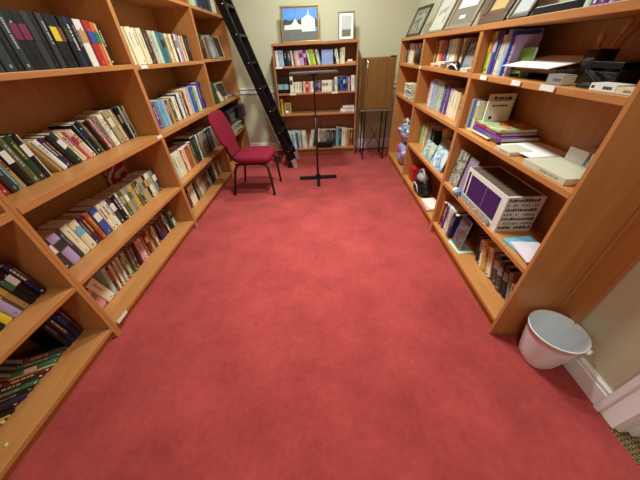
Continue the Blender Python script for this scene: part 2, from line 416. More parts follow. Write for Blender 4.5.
Lrow('@-7 white:22x205+grey charcoal:30x208+white lilac:28x208+charcoal charcoal:18x208 ivory:24x208 cream:26x205+cyan navy:12x200 maroon:14x198 rust:16x200 black:8x196 blue:26x205+white ivory:14x205 cream:18x204 white:10x202 charcoal:20x200+white black:22x198 '
    '@-5 white:9x198 olive:18x196+khaki khaki:18x196+white grey:20x196+olive gold:22x196+khaki olive:18x194+tan charcoal:14x194 khaki:22x194+grey tan:16x192+olive black:14x192+gold white:22x194+khaki light_green:14x192 grey:16x192+white dark_green:14x190+white',
    'second', 'third shelf', -1.485, .952, 2.10, .457)
Lrow('@-14 white:14x170 @-14 pink:34x165+grey ivory:28x215 @7 mint:12x215 maroon:10x205 cream:8x203! maroon:8x202 ivory:8x202! grey:9x202 ivory:8x202! maroon:8x201 light_green:12x205 brown:10x200 olive:12x202 '
    'maroon:18x200 black:14x190 @2 pink:18x186 white:10x184! rust:16x186 maroon:18x188+peach tan:14x184 brown:14x182 cream:9x184! maroon:14x182 @-4 navy:20x184 maroon:22x190+charcoal black:14x188 white:7x186 charcoal:14x190 dark_green:16x200 mint:22x150+green',
    'second', 'bottom shelf', -1.49, .955, 2.10, .09)
Lrow('@-8 grey:30x200 white:22x205 black:38x195+tan yellow:40x205+gold lilac:38x205+white brown:16x205 tan:28x208+gold black:30x215+green black:34x222+white navy:24x225 maroon:11x215',
    'nearest', 'third shelf', -1.465, .555, .890, .457)
Lrow('@-48 white:12x205 cream:14x200 gold:12x200 black:20x210+white dark_brown:16x205 navy:22x210+white black:18x205 green:20x205 dark_green:18x205 maroon:18x200 light_green:8x200 green:20x205+white teal:18x205 charcoal:22x205 @-4 black:26x235 navy:30x235 navy:28x235+blue maroon:14x225',
    'nearest', 'bottom shelf', -1.50, .24, .900, .09, jit=1.)
Lrow('@-5 light_green:12x222 ivory:30x228 cream:28x226 ivory:30x228 ivory:26x226 cream:30x228 charcoal:34x226 pink:10x222 light_green:22x222 mint:20x222 teal:28x222 teal:26x218+charcoal grey:14x215 cream:16x215 tan:18x215 ivory:22x215 charcoal:10x214 white:18x218+grey lilac:14x215 maroon:14x215 cream:14x212 red:9x212 cream:12x212 dark_brown:26x220 black:18x218',
    'third', 'eye-level shelf', -1.43, 2.19, 3.40, 1.372)
Lrow('@-3 light_green:18x205 green:12x200 teal:20x200 purple:26x195 grey:14x198 cyan:28x205 light_blue:20x205 brown:20x190 tan:16x190 olive:26x190 ivory:30x200 navy:12x215 white:22x215 charcoal:10x215 ivory:16x215 maroon:20x215 peach:36x235 light_blue:18x240 blue:26x240 teal:18x240 light_green:22x240 white:18x240 purple:36x262 navy:20x262',
    'third', 'ledge shelf', -1.43, 2.20, 3.42, .911)
Lrow('@-5 black:12x225 light_green:26x222 mint:20x222 ivory:24x222 cream:22x222 maroon:12x222 peach:28x222 rust:28x222 tan:16x225 brown:24x235 @-3 dark_green:44x265 white:14x262 charcoal:14x262 khaki:26x250 grey:30x255 olive:18x250 slate:36x255 charcoal:30x250 grey:26x245',
    'third', 'third shelf', -1.42, 2.20, 3.40, .457, stuff=True)
Lrow('@-5 navy:18x200 black:20x205 blue:28x205 maroon:22x205 ivory:46x215+cream black:14x210 @-12 grey:26x200 cream:26x200 khaki:20x195 brown:24x190 charcoal:26x195 grey:30x200 @-5 black:22x200 dark_brown:26x200 ivory:24x195 brown:30x200 khaki:26x195',
    'third', 'bottom shelf', -1.46, 2.20, 3.40, .09, stuff=True)
Lrow('@-4 white:26x230 light_green:42x225 mint:40x225 grey:20x225 navy:60x230 navy:44x235 black:30x225 blue:34x225 ivory:26x215 cream:30x215', 'far corner', 'highest visible shelf', -1.39, 3.49, 4.45, 1.84, stuff=True)
Lrow('@-8 navy:52x235 black:44x230 @-18 tan:16x200 black:12x205 grey:36x215 silver:40x220 grey:30x215', 'far corner', 'eye-level shelf', -1.40, 3.50, 4.16, 1.381, stuff=True)
Lrow('@-6 black:60x190 brown:44x195 dark_brown:50x190 charcoal:40x200 brown:46x190 tan:30x185 dark_brown:50x190', 'far corner', 'bottom shelf', -1.47, 3.50, 4.5, .09, stuff=True)
print('left books', nbooks)

RZ = R(-90)
def Rrow(spec, unit, rowname, x, y0, y1, z, **k):
    k.setdefault('dmax', .185)
    row(spec, 'books on the %s of the %s right bookcase' % (rowname, unit), '%s, %s right bookcase' % (rowname, unit), (x, y0), RZ, z, y0-y1, **k)
Rrow('@2 lime:16x202+yellow yellow:20x205+orange pink:8x200 blue:24x207+light_blue purple:20x206 cream:30x185 light_blue:30x206 blue:14x200 lilac:18x180', 'nearest', 'top shelf', 1.00, 1.955, 1.70, 1.249, jit=.8, dmax=.17)
Rrow('@0 orange:18x185 yellow:16x186 cyan:18x187 purple:20x186 silver:18x184 ivory:16x182', 'nearest', 'second shelf', .985, 1.958, 1.846, .919, jit=.5, dmax=.17)
Rrow('@3 orange:16x215 rust:20x218 maroon:26x222 purple:18x222 light_blue:22x235 white:26x238 ivory:24x235 grey:12x230 @6 navy:30x225', 'nearest', 'bottom shelf', .985, 1.955, 1.68, .122, dmax=.19)
Rrow('@-20 black:22x205 charcoal:16x205 ivory:14x200 gold:26x205+cream tan:16x200 ivory:24x205 maroon:12x195 charcoal:34x200+silver charcoal:30x200+silver black:30x200+grey grey:20x195 white:20x150 pink:22x150',
    'nearest', 'bottom shelf leaning run', 1.07, 1.50, .945, .122, jit=1., dmax=.15)
Rrow('@2 tan:16x185 brown:30x185 cream:26x188 yellow:16x188 orange:34x190 red:30x185 blue:24x175 grey:24x185 mint:22x188 white:40x190 ivory:34x190 tan:30x188 maroon:26x190 white:20x190', 'middle', 'top shelf', 1.05, 3.00, 2.42, 1.249, dmax=.17)
Rrow('@1 pink:20x215 white:22x215 light_blue:40x235 silver:34x235 mint:30x225 light_green:18x215 purple:22x210 white:12x205 purple:26x210 cream:30x200 ivory:30x195 cream:28x190 tan:24x180 @-30 brown:14x185', 'middle', 'second shelf', 1.03, 2.93, 2.04, .919, dmax=.18)
Rrow('@1 lime:26x215 light_green:28x215 yellow:20x200 ivory:30x220 grey:34x225 ivory:26x225 charcoal:22x230 dark_green:30x230', 'middle', 'third shelf', 1.06, 3.03, 2.62, .511, dmax=.165)
Rrow('@2 navy:30x180 grey:30x180 white:46x185 ivory:44x185 cream:40x180 brown:34x180 ivory:26x182 maroon:34x180 white:44x180+light_blue', 'farthest', 'top shelf', 1.02, 3.90, 3.40, 1.249, dmax=.17, stuff=True)
def Brow(spec, rowname, x0, x1, z, y=4.30, **k):
    row(spec, 'books on the %s of the back bookcase' % rowname, '%s, back bookcase' % rowname, (x0, y), 0, z, x1-x0, stuff=True, **k)
Brow('@-2 white:24x180 light_blue:26x182 light_blue:24x180 @-6 black:34x170 charcoal:34x172 white:16x172 charcoal:14x165 pink:26x168 ivory:14x170 lilac:44x172+magenta magenta:30x172+lilac @-14 cream:16x172 lime:28x176 yellow:20x176 dark_green:16x174 mint:22x174 teal:10x174',
    'top shelf', -.672, -.035, 1.253, dmax=.15)
Brow('@-12 black:12x170 ivory:26x168', 'top shelf right of the blue picture book', .13, .215, 1.253, dmax=.15)
Brow('@0 mint:18x175 cream:34x182', 'top shelf by the small box', .222, .29, 1.253, dmax=.15)
Brow('@0 ivory:30x205+charcoal cream:34x132 ivory:30x134 mint:30x132 charcoal:14x130 peach:24x135 red:34x132+pink pink:26x130 white:34x136 charcoal:16x132 navy:24x140 purple:18x142 navy:20x140 ivory:34x142+grey white:36x142+grey ivory:34x142 grey:20x140',
    'second shelf', -.505, .135, .924)
Brow('@0 white:22x175 cream:18x172 navy:38x178+blue blue:40x178+navy navy:34x178+light_blue navy:32x176 lilac:30x170 maroon:18x168 white:40x188 silver:16x186', 'second shelf right end', .145, .445, .924)
Brow('@-2 teal:24x250 white:16x250 light_blue:24x250 white:20x255 blue:30x245+teal mint:22x250 grey:20x245 ivory:28x248+cream white:16x245', 'bottom shelf left run', -.62, -.31, .12)
Brow('@12 white:34x250 mint:20x245 @8 charcoal:18x245', 'bottom shelf leaning middle run', -.285, -.155, .12, y=4.36)
Brow('@2 white:20x270 grey:30x255+khaki khaki:34x252 grey:30x255 charcoal:30x255 olive:28x250 slate:34x255 charcoal:26x250 cyan:34x285 teal:14x280 charcoal:24x270 white:42x272 ivory:16x265 gold:30x255 rust:20x250 brown:34x245', 'bottom shelf right run', -.13, .445, .12, y=4.36, dmax=.185)
print('books', nbooks)

# ------------------------------------------------------------------ free-standing things
def make_chair():
    red = mat('maroon_upholstery', (128, 32, 50), rough=.9, spec=.1, noise_amt=.14, noise_scale=160, bump=.25)
    t = thing('stacking_chair', 'red upholstered stacking chair with black legs, standing by the left bookcases', 'chair', (-.865, 3.06, 0), (0, 0, R(87)))
    b = MB(); cushion(b, .228, .222, .082, .396, e=5, edge=.022, dome=.014); b.build('seat', red, t, loc=(0, -.015, 0))
    # back cushion: rounded shoulders, narrower lower neck that meets the seat
    b = MB(); rs = []
    prof = [(.0, .135, .03), (.03, .15, .032), (.09, .155, .034), (.125, .148, .036), (.145, .185, .042), (.175, .205, .05), (.28, .212, .056), (.38, .208, .054), (.44, .195, .05), (.475, .165, .042), (.492, .12, .028), (.5, .06, .012)]
    for z, hw, th in prof:
        rs.append([(x, y, z) for x, y, _ in superell(0, 0, 0, hw, th/2, 3.2, 36)])
    b.rings(rs, 0); b.build('backrest', red, t, loc=(0, .218, .445), rot=(R(-18), 0, 0))
    b = MB()
    for s in (-1, 1):
        b.tube([(s*.13, .175, .39), (s*.135, .245, .44), (s*.14, .285, .58), (s*.165, .315, .70), (s*.17, .365, .86)], .010)
    b.tube([(-.17, .365, .86), (0, .372, .875), (.17, .365, .86)], .009); b.build('back_frame', BLACKM, t)
    b = MB()
    for s in (-1, 1): b.tube([(s*.19, -.20, .385), (s*.19, .19, .385)], .010)
    b.tube([(-.19, -.12, .383), (.19, -.12, .383)], .008); b.tube([(-.19, .12, .383), (.19, .12, .383)], .008)
    b.build('seat_frame', BLACKM, t)
    for s in (-1, 1):
        b = MB(); b.tube([(s*.185, -.10, .387), (s*.192, -.165, .380), (s*.197, -.195, .348), (s*.20, -.215, .20), (s*.205, -.228, .012)], .0135); b.tube([(s*.205, -.2285, .014), (s*.205, -.2285, .0005)], .0155)
        b.build('leg', BLACKM, t)
        b = MB(); b.tube([(s*.165, .12, .387), (s*.18, .17, .377), (s*.19, .195, .335), (s*.20, .235, .18), (s*.205, .268, .012)], .0135); b.tube([(s*.205, .2685, .014), (s*.205, .2685, .0005)], .0155)
        b.build('leg', BLACKM, t)
make_chair()

def make_music_stand():
    t = thing('music_stand', 'black metal music stand with flat desk in front of the back bookcase', 'music stand', (-.118, 3.31, 0), (0, 0, R(3)))
    b = MB(); b.tube([(0, 0, .03), (0, 0, .80)], .0125, 14); b.tube([(0, 0, .78), (0, 0, 1.20)], .0085, 12); b.tube([(0, 0, .775), (0, 0, .80)], .016, 14); b.build('pole', BLACKM, t)
    b = MB(); b.box(-.25, .25, -.028, .028, .006, .034); b.box(-.022, .022, -.26, -.028, .006, .026); b.box(-.032, .032, -.04, .04, .03, .05); b.build('base', BLACKM, t, .003)
    b = MB()
    for x, y in ((-.235, 0), (.235, 0), (0, -.25)): b.tube([(x, y, .0005), (x, y, .0065)], .014, 12)
    b.build('foot_pad', BLACKP, t)
    d = MB(); d.box(-.255, .255, -.17, .16, -.002, .002); d.box(-.255, .255, -.172, -.169, -.012, .003)
    d.box(-.255, -.252, -.17, .16, -.006, .002); d.box(.252, .255, -.17, .16, -.006, .002)
    d.build('desk', mat('desk_sheen_grey', (96, 98, 98), rough=.3, metal=.4), t, loc=(0, 0, 1.228), rot=(R(-1.2), 0, 0))  # grey colour stands in for light reflected off the black desk
    b = MB(); b.box(-.05, .05, -.05, .05, 1.195, 1.215); b.box(-.012, .012, -.03, .03, 1.14, 1.2); b.build('tilt_bracket', BLACKM, t, .002)
make_music_stand()

def make_ladder():
    t = thing('library_ladder', 'black library ladder leaning towards the left bookcases', 'ladder', (-.50, 3.95, 0))
    a = Vector((0, 0, .02)); top = Vector((-.79, 0, 2.40)); dirn = (top-a).normalized(); W = .195
    blk = mat('black_stained_wood', (6, 7, 8), rough=.4, spec=.3)
    edge = mat('ladder_edge_grey', (62, 60, 60), rough=.4)  # plain dark grey, assigned to no part
    for s in (-1, 1):
        b = MB(); b.obox(a+Vector((0, s*W, 0)), top+Vector((0, s*W, 0)), .026, .088, (0, 1, 0)); b.build('stile', blk, t, .004)
    n = 8
    for i in range(n):
        zz = .243+.27*i; p = a+(top-a)*((zz-a.z)/(top.z-a.z))
        b = MB(); b.box(p.x-.055, p.x+.055, -W+.012, W-.012, p.z-.012, p.z+.012); st = b.build('step', blk, t, .003)
        br = MB()
        for s in (-1, 1):
            br.tube([(p.x+.02, s*(W+.012), p.z), (p.x+.02, s*(W+.018), p.z)], .008, 10)
        br.build('bolt', CHROME, st)
        rod = MB(); rod.tube([(p.x+.0, -W+.01, p.z-.022), (p.x+.0, W-.01, p.z-.022)], .005, 8); rod.build('tie_rod', CHROME, st)
    for s in (-1, 1):
        b = MB(); b.obox((.035, s*W-.0, .012), (.0, s*W, .12), .034, .06, (0, 1, 0)); b.box(.005, .06, s*W-.02, s*W+.02, .001, .016)
        b.build('foot', mat('brushed_steel', (214, 212, 208), rough=.45, metal=.3), t, .003)
        b = MB(); b.tube([(-.055, s*W-.016, .032), (-.055, s*W+.016, .032)], .03, 18); b.obox((-.055, s*W, .05), (-.03, s*W, .16), .034, .03, (0, 1, 0)); b.build('wheel', BLACKP, t)
    b = MB(); b.tube([(top.x, -W-.03, 2.36), (top.x, W+.03, 2.36)], .012, 12); b.build('rail_bar', BLACKM, t)
make_ladder()

def make_bin():
    t = thing('wastebasket', 'round white plastic wastebasket on the red carpet beside the baseboard', 'wastebasket', (1.130, .757, 0))
    pl = mat('white_plastic', (238, 243, 248), rough=.35, spec=.5)
    rs = []; H = .246; n = 48
    def ring(z, r, e): return superell(0, 0, z, r, r, e, n)
    rs.append(ring(.0005, .062, 2.6)); rs.append(ring(.002, .072, 2.6)); rs.append(ring(.010, .0775, 2.6))
    for f in (.2, .4, .6, .8, .93): rs.append(ring(H*f, .0775+(.120-.0775)*f, 2.6-.6*f))
    rs.append(ring(H*.935, .1215, 2)); rs.append(ring(H*.99, .1235, 2)); rs.append(ring(H, .1245, 2)); rs.append(ring(H*1.004, .122, 2)); rs.append(ring(H*.998, .1175, 2))
    for f in (.93, .7, .4, .1): rs.append(ring(H*f, .0755+(.117-.0755)*f, 2.6-.6*f))
    rs.append(ring(.008, .071, 2.6)); rs.append(ring(.006, .05, 2.3))
    b = MB(); b.rings(rs); b.build('bucket', pl, t)
    b = MB(); b.box(-.016, .016, -.136, -.118, H*.93, H*.985); h = b.build('grip_tab', pl, t, .003, rot=(0, 0, R(28)))
make_bin()

def make_cabinet():
    t = thing('folding_stand', 'black metal stand with crossed braces under the brown wooden cabinet', 'stand', (.725, 4.17, 0))
    for x in (-.155, .155):
        for y in (-.155, .175):
            b = MB(); b.obox((x, y, .0005), (x, y, .69), .018, .018, (1, 0, 0)); b.build('leg', BLACKM, t)
    b = MB(); b.tube([(-.155, -.155, .12), (.155, -.155, .62)], .005, 8); b.tube([(-.155, -.147, .62), (.155, -.147, .12)], .005, 8)
    for x in (-.155, .155): b.tube([(x, -.155, .05), (x, .175, .05)], .007, 8)
    b.tube([(-.155, .175, .05), (.155, .175, .05)], .007, 8)
    b.build('brace', BLACKM, t)
    b = MB(); b.box(-.225, .215, -.175, .19, .69, .712); b.build('top_plate', mat('grey_laminate', (120, 112, 100), rough=.4), t, .003)
    wd = wood('z', (128, 92, 44), 'walnut_laminate', .18, .45)
    t = thing('wooden_cabinet', 'brown wooden cabinet with a long silver handle, raised on a black stand', 'cabinet', (.713, 4.17, .7135))
    b = MB(); b.box(-.222, .222, -.15, .18, 0, .60); b.build('body', wd, t, .004)
    b = MB(); b.box(-.165, .222, -.166, -.1515, .006, .596); d = b.build('door', wd, t, .003)
    b = MB(); b.tube([(-.145, -.167, .57), (-.145, -.186, .565), (-.145, -.188, .45), (-.145, -.186, .27), (-.145, -.167, .262)], .005, 8); b.build('handle', CHROME, d)
    b = MB(); b.box(-.221, -.168, -.162, -.1515, .006, .596); b.build('side_strip', wood('z', (92, 66, 36), 'dark_walnut', .2), t, .002)
    b = MB(); b.box(.15, .224, -.16, -.10, .6005, .612); b.build('hinge', BLACKM, t, .001)
make_cabinet()

# ------------------------------------------------------------------ framed pictures
def picture_frame(label, loc, rz, W, H, tilt, frame, mount, pic, fw=.02, mw=.03, group=None, easel=True, name='framed_picture', th=.016):
    t = thing(name, label, 'picture', (loc[0], loc[1], loc[2]+th*math.sin(R(tilt))+.0003), (R(-tilt), 0, rz), group)
    b = MB(); b.box(0, W, 0, th, 0, fw); b.box(0, W, 0, th, H-fw, H); b.box(0, fw, 0, th, fw, H-fw); b.box(W-fw, W, 0, th, fw, H-fw); b.build('frame', frame, t, .003)
    MB().box(fw, W-fw, .006, .009, fw, H-fw).build('mount', mount, t)
    m = fw+mw
    if callable(pic): pic(t, m, W-m, m, H-m)
    elif pic: MB().box(m, W-m, .0052, .0062, m, H-m).build('print', pic, t)
    b = MB(); b.box(fw*.5, W-fw*.5, .010, .0125, fw*.5, H-fw*.5); b.build('backing', cm('charcoal'), t)
    if easel and tilt > 5:
        a = R(tilt); L_ = H*.42; p = Vector((W/2, th, L_))
        dz = L_*math.cos(a)+th*math.sin(-a)*0; b = MB()
        # prop from the back of the frame down to the surface, in the tilted local frame
        fy = (L_*math.sin(a)+th)+.03
        foot = Vector((W/2, fy*math.cos(a), -(0))) ; foot.z = fy*math.sin(a)*1.0
        foot = Matrix.Rotation(R(tilt), 3, 'X') @ Vector((0, fy, .002-th*math.sin(a))); foot.x = W/2
        b.obox(p, foot, .03, .003, (1, 0, 0)); b.build('easel_leg', cm('charcoal'), t)
    return t
def church_print(t, x0, x1, z0, z1):
    W, H = x1-x0, z1-z0
    X = lambda u: x0+u*W
    Z = lambda v: z0+v*H
    def sh(name, pts, d, m):
        b = MB(); b.prism([(X(u), Z(v)) for u, v in pts], .0052-d, .0060-d); return b
    s = MB().box(x0, x1, .0052, .0062, z0, z1); s.build('sky_print', mat('print_sky', (92, 146, 226), rough=.4, noise_amt=.2, noise_scale=9), t)
    sh('', [(0, .40), (1, .40), (1, .62), (.93, .68), (.85, .60), (.6, .62), (.5, .66), (.40, .60), (.3, .66), (.18, .62), (.08, .68), (0, .62)], .0002, 0).build('tree_print', mat('print_trees', (62, 74, 60)), t)
    sh('', [(0, .44), (.55, .44), (.55, .52), (.30, .56), (.02, .50)], .0004, 0).build('roof_print', mat('print_roof', (74, 78, 92)), t)
    b = sh('', [(.03, .34), (.55, .34), (.55, .48), (.46, .50), (.36, .68), (.24, .50), (.03, .48)], .0006, 0)
    b.prism([(X(u), Z(v)) for u, v in [(.54, .26), (.94, .26), (.94, .64), (.74, .80), (.54, .66)]], .0044, .0052)
    b.prism([(X(u), Z(v)) for u, v in [(.725, .78), (.765, .78), (.745, .98)]], .0044, .0052)
    b.build('building_print', mat('print_white', (236, 236, 232)), t)
    sh('', [(0, 0), (1, 0), (1, .26), (.54, .26), (.54, .34), (0, .34)], .0008, 0).build('ground_print', mat('print_ground', (104, 112, 112), noise_amt=.1, noise_scale=30), t)
GOLDF = mat('gilt_frame', (168, 138, 78), rough=.35, metal=.5); SILF = mat('pewter_frame', (128, 124, 112), rough=.35, metal=.5)
DKF = mat('dark_frame', (58, 52, 44), rough=.4); PEW = mat('taupe_frame', (134, 122, 100), rough=.45)
picture_frame('framed picture of a white church under blue sky, on the back bookcase', (-.565, 4.44, 1.5125), R(0), .515, .388, 4, GOLDF, mat('grey_liner', (110, 108, 96)), church_print, .018, .012, easel=False, name='painting')
def town_print(t, x0, x1, z0, z1):
    MB().box(x0, x1, .0052, .0062, z0, z1).build('print', mat('print_mist', (196, 202, 206)), t)
    MB().box(x0+.01, x1-.01, .0046, .0052, z0+.0, z0+.075).build('print_detail', art_mat('print_dark_town', [(70, 76, 80), (110, 112, 108), (48, 52, 56)], 60), t)
picture_frame('small pewter-framed print with wide white mount, on the back bookcase', (.205, 4.44, 1.5125), 0, .215, .298, 4, SILF, WHITE, town_print, .014, .026, easel=False)
ZT = 1.4945
greyart = art_mat('print_grey_landscape', [(96, 100, 88), (150, 150, 132), (70, 74, 66), (178, 176, 158)], 9)
picture_frame('dark-mounted framed picture, farthest on top of the right bookcases', (.975, 3.88, ZT), R(-81), .34, .28, 24, DKF, mat('mount_sage', (128, 126, 106)), greyart, .026, .04)
picture_frame('framed picture with broad pale mount, second farthest on the right bookcases', (.975, 3.11, ZT), R(-81), .27, .38, 24, PEW, mat('mount_pale', (182, 182, 164)), art_mat('print_pale', [(150, 150, 140), (190, 190, 178), (120, 120, 112)], 8), .018, .05)
def cert(t, x0, x1, z0, z1):
    MB().box(x0, x1, .0052, .0062, z0+.07, z1).build('print', mat('print_certificate', (222, 226, 226)), t)
    MB().box((x0+x1)/2-.035, (x0+x1)/2+.035, .0045, .0055, z0+.0, z0+.022).build('caption_plate', mat('plate_white', (222, 222, 210)), t)
picture_frame('large taupe frame with white certificate and caption plate, on the right bookcases', (.975, 2.68, ZT), R(-81), .345, .43, 24, PEW, mat('mount_taupe', (118, 110, 92)), cert, .028, .035)
picture_frame('brown frame with amber-coloured print, above the joint of the right bookcases', (1.02, 2.22, ZT), RZ, .30, .32, 24, mat('brown_frame', (86, 56, 34), rough=.4), mat('mount_brown', (104, 70, 44)), mat('print_amber', (196, 166, 104)), .05, .02)
picture_frame('narrow dark frame with silvery print, beside the black tray on the right', (1.0, 1.84, ZT), RZ, .17, .30, 24, DKF, mat('mount_grey', (120, 122, 118)), mat('print_silver', (190, 196, 196)), .014, .012)
t = thing('paper_tray', 'black tray of white papers on top of the nearest right bookcase', 'tray', (1.0, 1.36, ZT))
b = MB(); b.box(0, .22, 0, .27, 0, .004); b.box(0, .004, 0, .27, .004, .03); b.box(.216, .22, 0, .27, .004, .03); b.box(.004, .216, 0, .004, .004, .03); b.box(.004, .216, .266, .27, .004, .03); b.build('tray', BLACKP, t, .001)
MB().box(.008, .21, .01, .262, .005, .033).build('papers', PAPER, t)
Rrow('@4 mint:24x120 purple:30x125 purple:30x125 lilac:20x125 purple:34x130 white:24x125 navy:24x120 ivory:40x115 cream:44x115 cream:40x110', 'nearest', 'very top', .995, 1.33, .93, ZT, dmax=.14)

# ------------------------------------------------------------------ things on the left shelves
picture_frame('black-and-white framed picture leaning at the eye-level shelf end, far corner', (-1.40, 4.18, 1.3825), LZ, .24, .235, 10, mat('white_frame', (206, 204, 196), rough=.4), BLACKP, None, .012, .01, easel=False)
face_book('tall thin white board leaning at the ledge, far left corner bookcase', -1.372, 3.50, .9125, .012, .25, .16, LZ, 0, cm('white'), name='white_board', cat='board')
face_book('dark green upright folder on the ledge beside the thin white board', -1.40, 3.56, .9125, .17, .235, .03, R(78), 12, art_mat('print_dark_green_cover', [(30, 52, 36), (44, 66, 46), (24, 34, 26)], 10), name='folder', cat='folder')
face_book('cream booklet lying against the green folder on the far left ledge', -1.375, 3.78, .9125, .10, .12, .02, R(86), 22, cm('cream'), name='booklet', cat='booklet')
picture_frame('small framed dark photograph with silver border on the far left ledge', (-1.46, 4.04, .9125), LZ, .33, .20, 14, mat('silver_frame', (184, 184, 176), rough=.35), BLACKP, art_mat('print_dark_photo', [(24, 26, 26), (66, 68, 64), (40, 42, 40)], 12), .02, .006, easel=False)
flat_book('grey book lying flat in front of the small framed photograph', -1.385, 4.12, .912, .30, .05, .035, LZ, 'grey')
flat_book('white pamphlet lying flat at the far end of the left ledge', -1.36, 4.43, .912, .12, .08, .02, LZ, 'silver', hard=False)
# magazines with the printer on top
mz = .4575
for i, (c, ln, th, ang) in enumerate((('white', .30, .022, 90), ('mint', .29, .018, 84), ('yellow', .30, .014, 94), ('light_green', .28, .020, 88), ('silver', .30, .024, 92), ('white', .30, .016, 86))):
    flat_book('%s magazine in the pile under the black printer, %s from its top' % (c.replace('_', ' '), ORD[6-i]), -1.36, 3.96, mz, ln*1.35, .21, th, R(ang), c, 'magazines under the printer', cat='magazine', name='magazine', hard=False)
    mz += th+.0012
t = thing('printer', 'black printer resting on magazines below the ledge of the far left bookcase', 'printer', (-1.56, 4.20, mz+.001))
b = MB(); b.box(-.15, .20, -.36, .34, .0, .215); b.build('body', BLACKP, t, .02, 4)
b = MB(); b.box(.2005, .268, .10, .345, .02, .21); b.build('side_housing', mat('dark_grey_plastic', (66, 64, 62), rough=.5), t, .025, 4)
b = MB(); b.box(.2005, .206, -.31, .06, .05, .16); b.build('front_panel', mat('glossy_panel', (26, 36, 44), rough=.12, spec=.8), t, .002)
b = MB(); b.box(.2065, .212, -.24, -.15, .062, .082); b.build('reflection_patch', mat('pink_reflection', (190, 120, 126)), t)  # pink patch painted as a reddish reflection on the front
# red and white booklet at the back of the third shelf
face_book('red and white card propped against the back of the third left shelf', -1.715, 1.86, .458, .22, .33, .010, LZ, 0, art_mat('print_red_white', [(196, 186, 160), (188, 40, 40), (210, 200, 176), (170, 36, 38)], 6), name='picture_card', cat='card')
t = thing('sticker', 'small pale green sticker on the bottom shelf of the nearest left bookcase', 'sticker', (-1.415, .335, .0905))
b = MB(); b.rings([superell(0, 0, 0, .009, .009, 2, 20), superell(0, 0, .0008, .009, .009, 2, 20)]); b.build('disc', mat('pale_green_sticker', (196, 214, 140)), t)

# ------------------------------------------------------------------ things on the back bookcase
face_book('light blue picture book leaning among thin books on the back bookcase', -.03, 4.30, 1.254, .155, .165, .02, 0, 0, mat('print_blue_gradient', (142, 164, 214), noise_amt=.12, noise_scale=5))
t = thing('small_box', 'small white box on a tan tray at the top right of the back bookcase', 'box', (.365, 4.36, 1.254))
MB().box(-.075, .075, -.06, .06, 0, .022).build('tray', mat('tan_tray', (196, 142, 104)), t, .002)
MB().box(-.035, .03, -.05, .03, .0225, .045).build('box', PAPER, t, .002)
t = thing('binder_box', 'black and teal box standing at the left of the second back shelf', 'box', (-.678, 4.29, .925))
b = MB(); b.box(0, .155, 0, .16, 0, .205); b.build('case', BLACKP, t, .002)
MB().box(.004, .073, -.0015, -.0002, .05, .115).build('teal_panel', mat('pale_teal', (130, 176, 182)), t); MB().box(.082, .151, -.0015, -.0002, .05, .115).build('teal_panel', mat('pale_teal', (130, 176, 182)), t)
row('@0 yellow:22x205', 'yellow book on the third shelf', 'third shelf of the back bookcase', (-.665, 4.30), 0, .643, .022, jit=0, stuff=True)
picture_frame('small gold-framed picture on the third shelf of the back bookcase', (-.625, 4.33, .644), 0, .105, .15, 8, mat('gold_card', (196, 162, 70), rough=.4), cm('gold'), art_mat('print_icon', [(90, 84, 92), (150, 130, 92), (120, 100, 110)], 24), .008, .012, easel=False)
t = thing('white_cup', 'small white candle cup in front of the gold-framed picture', 'cup', (-.585, 4.30, .6437))
b = MB(); b.rings([superell(0, 0, 0, .018, .018, 2, 20), superell(0, 0, .045, .022, .022, 2, 20), superell(0, 0, .045, .019, .019, 2, 20), superell(0, 0, .01, .016, .016, 2, 20)]); b.build('cup', PAPER, t)
z = .6435
for i, (c, th, ln, x) in enumerate((('white', .022, .21, .235), ('ivory', .018, .20, .245), ('silver', .016, .16, .275), ('white', .014, .17, .27))):
    flat_book('%s book in the flat stack on the third back shelf, %s from the bottom' % (c, ORD[i+1]), x, 4.30, z, ln, .14, th, 0, c, 'flat stack on the third back shelf', stuff=True); z += th+.0012
t = thing('storage_box', 'low black box in front of books on the bottom shelf of the back bookcase', 'box', (-.14, 4.275, .1205))
MB().box(0, .245, 0, .07, 0, .075).build('box', BLACKP, t, .003); MB().box(-.002, .247, -.002, .072, .0755, .086).build('lid', BLACKP, t, .002)
t = thing('wall_outlet', 'grey power outlet plate seen above the books at the back', 'outlet', (-.075, 4.5505, .455))
MB().box(-.032, .032, 0, .005, -.055, .055).build('plate', mat('outlet_plate', (150, 134, 112)), t, .002)
b = MB(); b.box(-.016, .016, -.0015, 0, .012, .038); b.box(-.016, .016, -.0015, 0, -.038, -.012); b.build('socket', mat('outlet_socket', (90, 80, 70)), t, .0005)

# ------------------------------------------------------------------ things on the right shelves
# letter tray with a white sheet on top
t = thing('letter_tray', 'clear and black letter tray on the top shelf, nearest right bookcase', 'tray', (1.0, 1.325, 1.2500))
b = MB()
for zz in (.0, .030): b.box(0, .20, 0, .33, zz, zz+.003); b.box(0, .20, .327, .33, zz, zz+.014); b.box(.197, .20, 0, .33, zz, zz+.014); b.box(0, .2, 0, .003, zz, zz+.014)
for y in (.004, .322): b.box(.19, .196, y, y+.006, 0, .05); b.box(.004, .010, y, y+.006, 0, .05)
b.build('trays', mat('smoked_acrylic', (96, 84, 80), rough=.15, spec=.6), t)
MB().box(.01, .19, .012, .31, .0335, .046).build('papers', art_mat('print_pink_pages', [(120, 84, 80), (176, 140, 132), (90, 70, 70)], 30), t)
t = thing('paper_sheet', 'white sheet overhanging the letter tray on the top right shelf', 'paper', (.964, 1.325, 1.3005))
MB().box(0, .235, 0, .33, 0, .003).build('sheet', PAPER, t, rot=(0, R(-8.5), R(2)))
face_book('green-covered notebook standing behind the white sheet', 1.055, 1.715, 1.25, .12, .125, .015, RZ, 0, mat('print_leaf_green', (112, 150, 66), noise_amt=.3, noise_scale=20), name='notebook', cat='notebook')
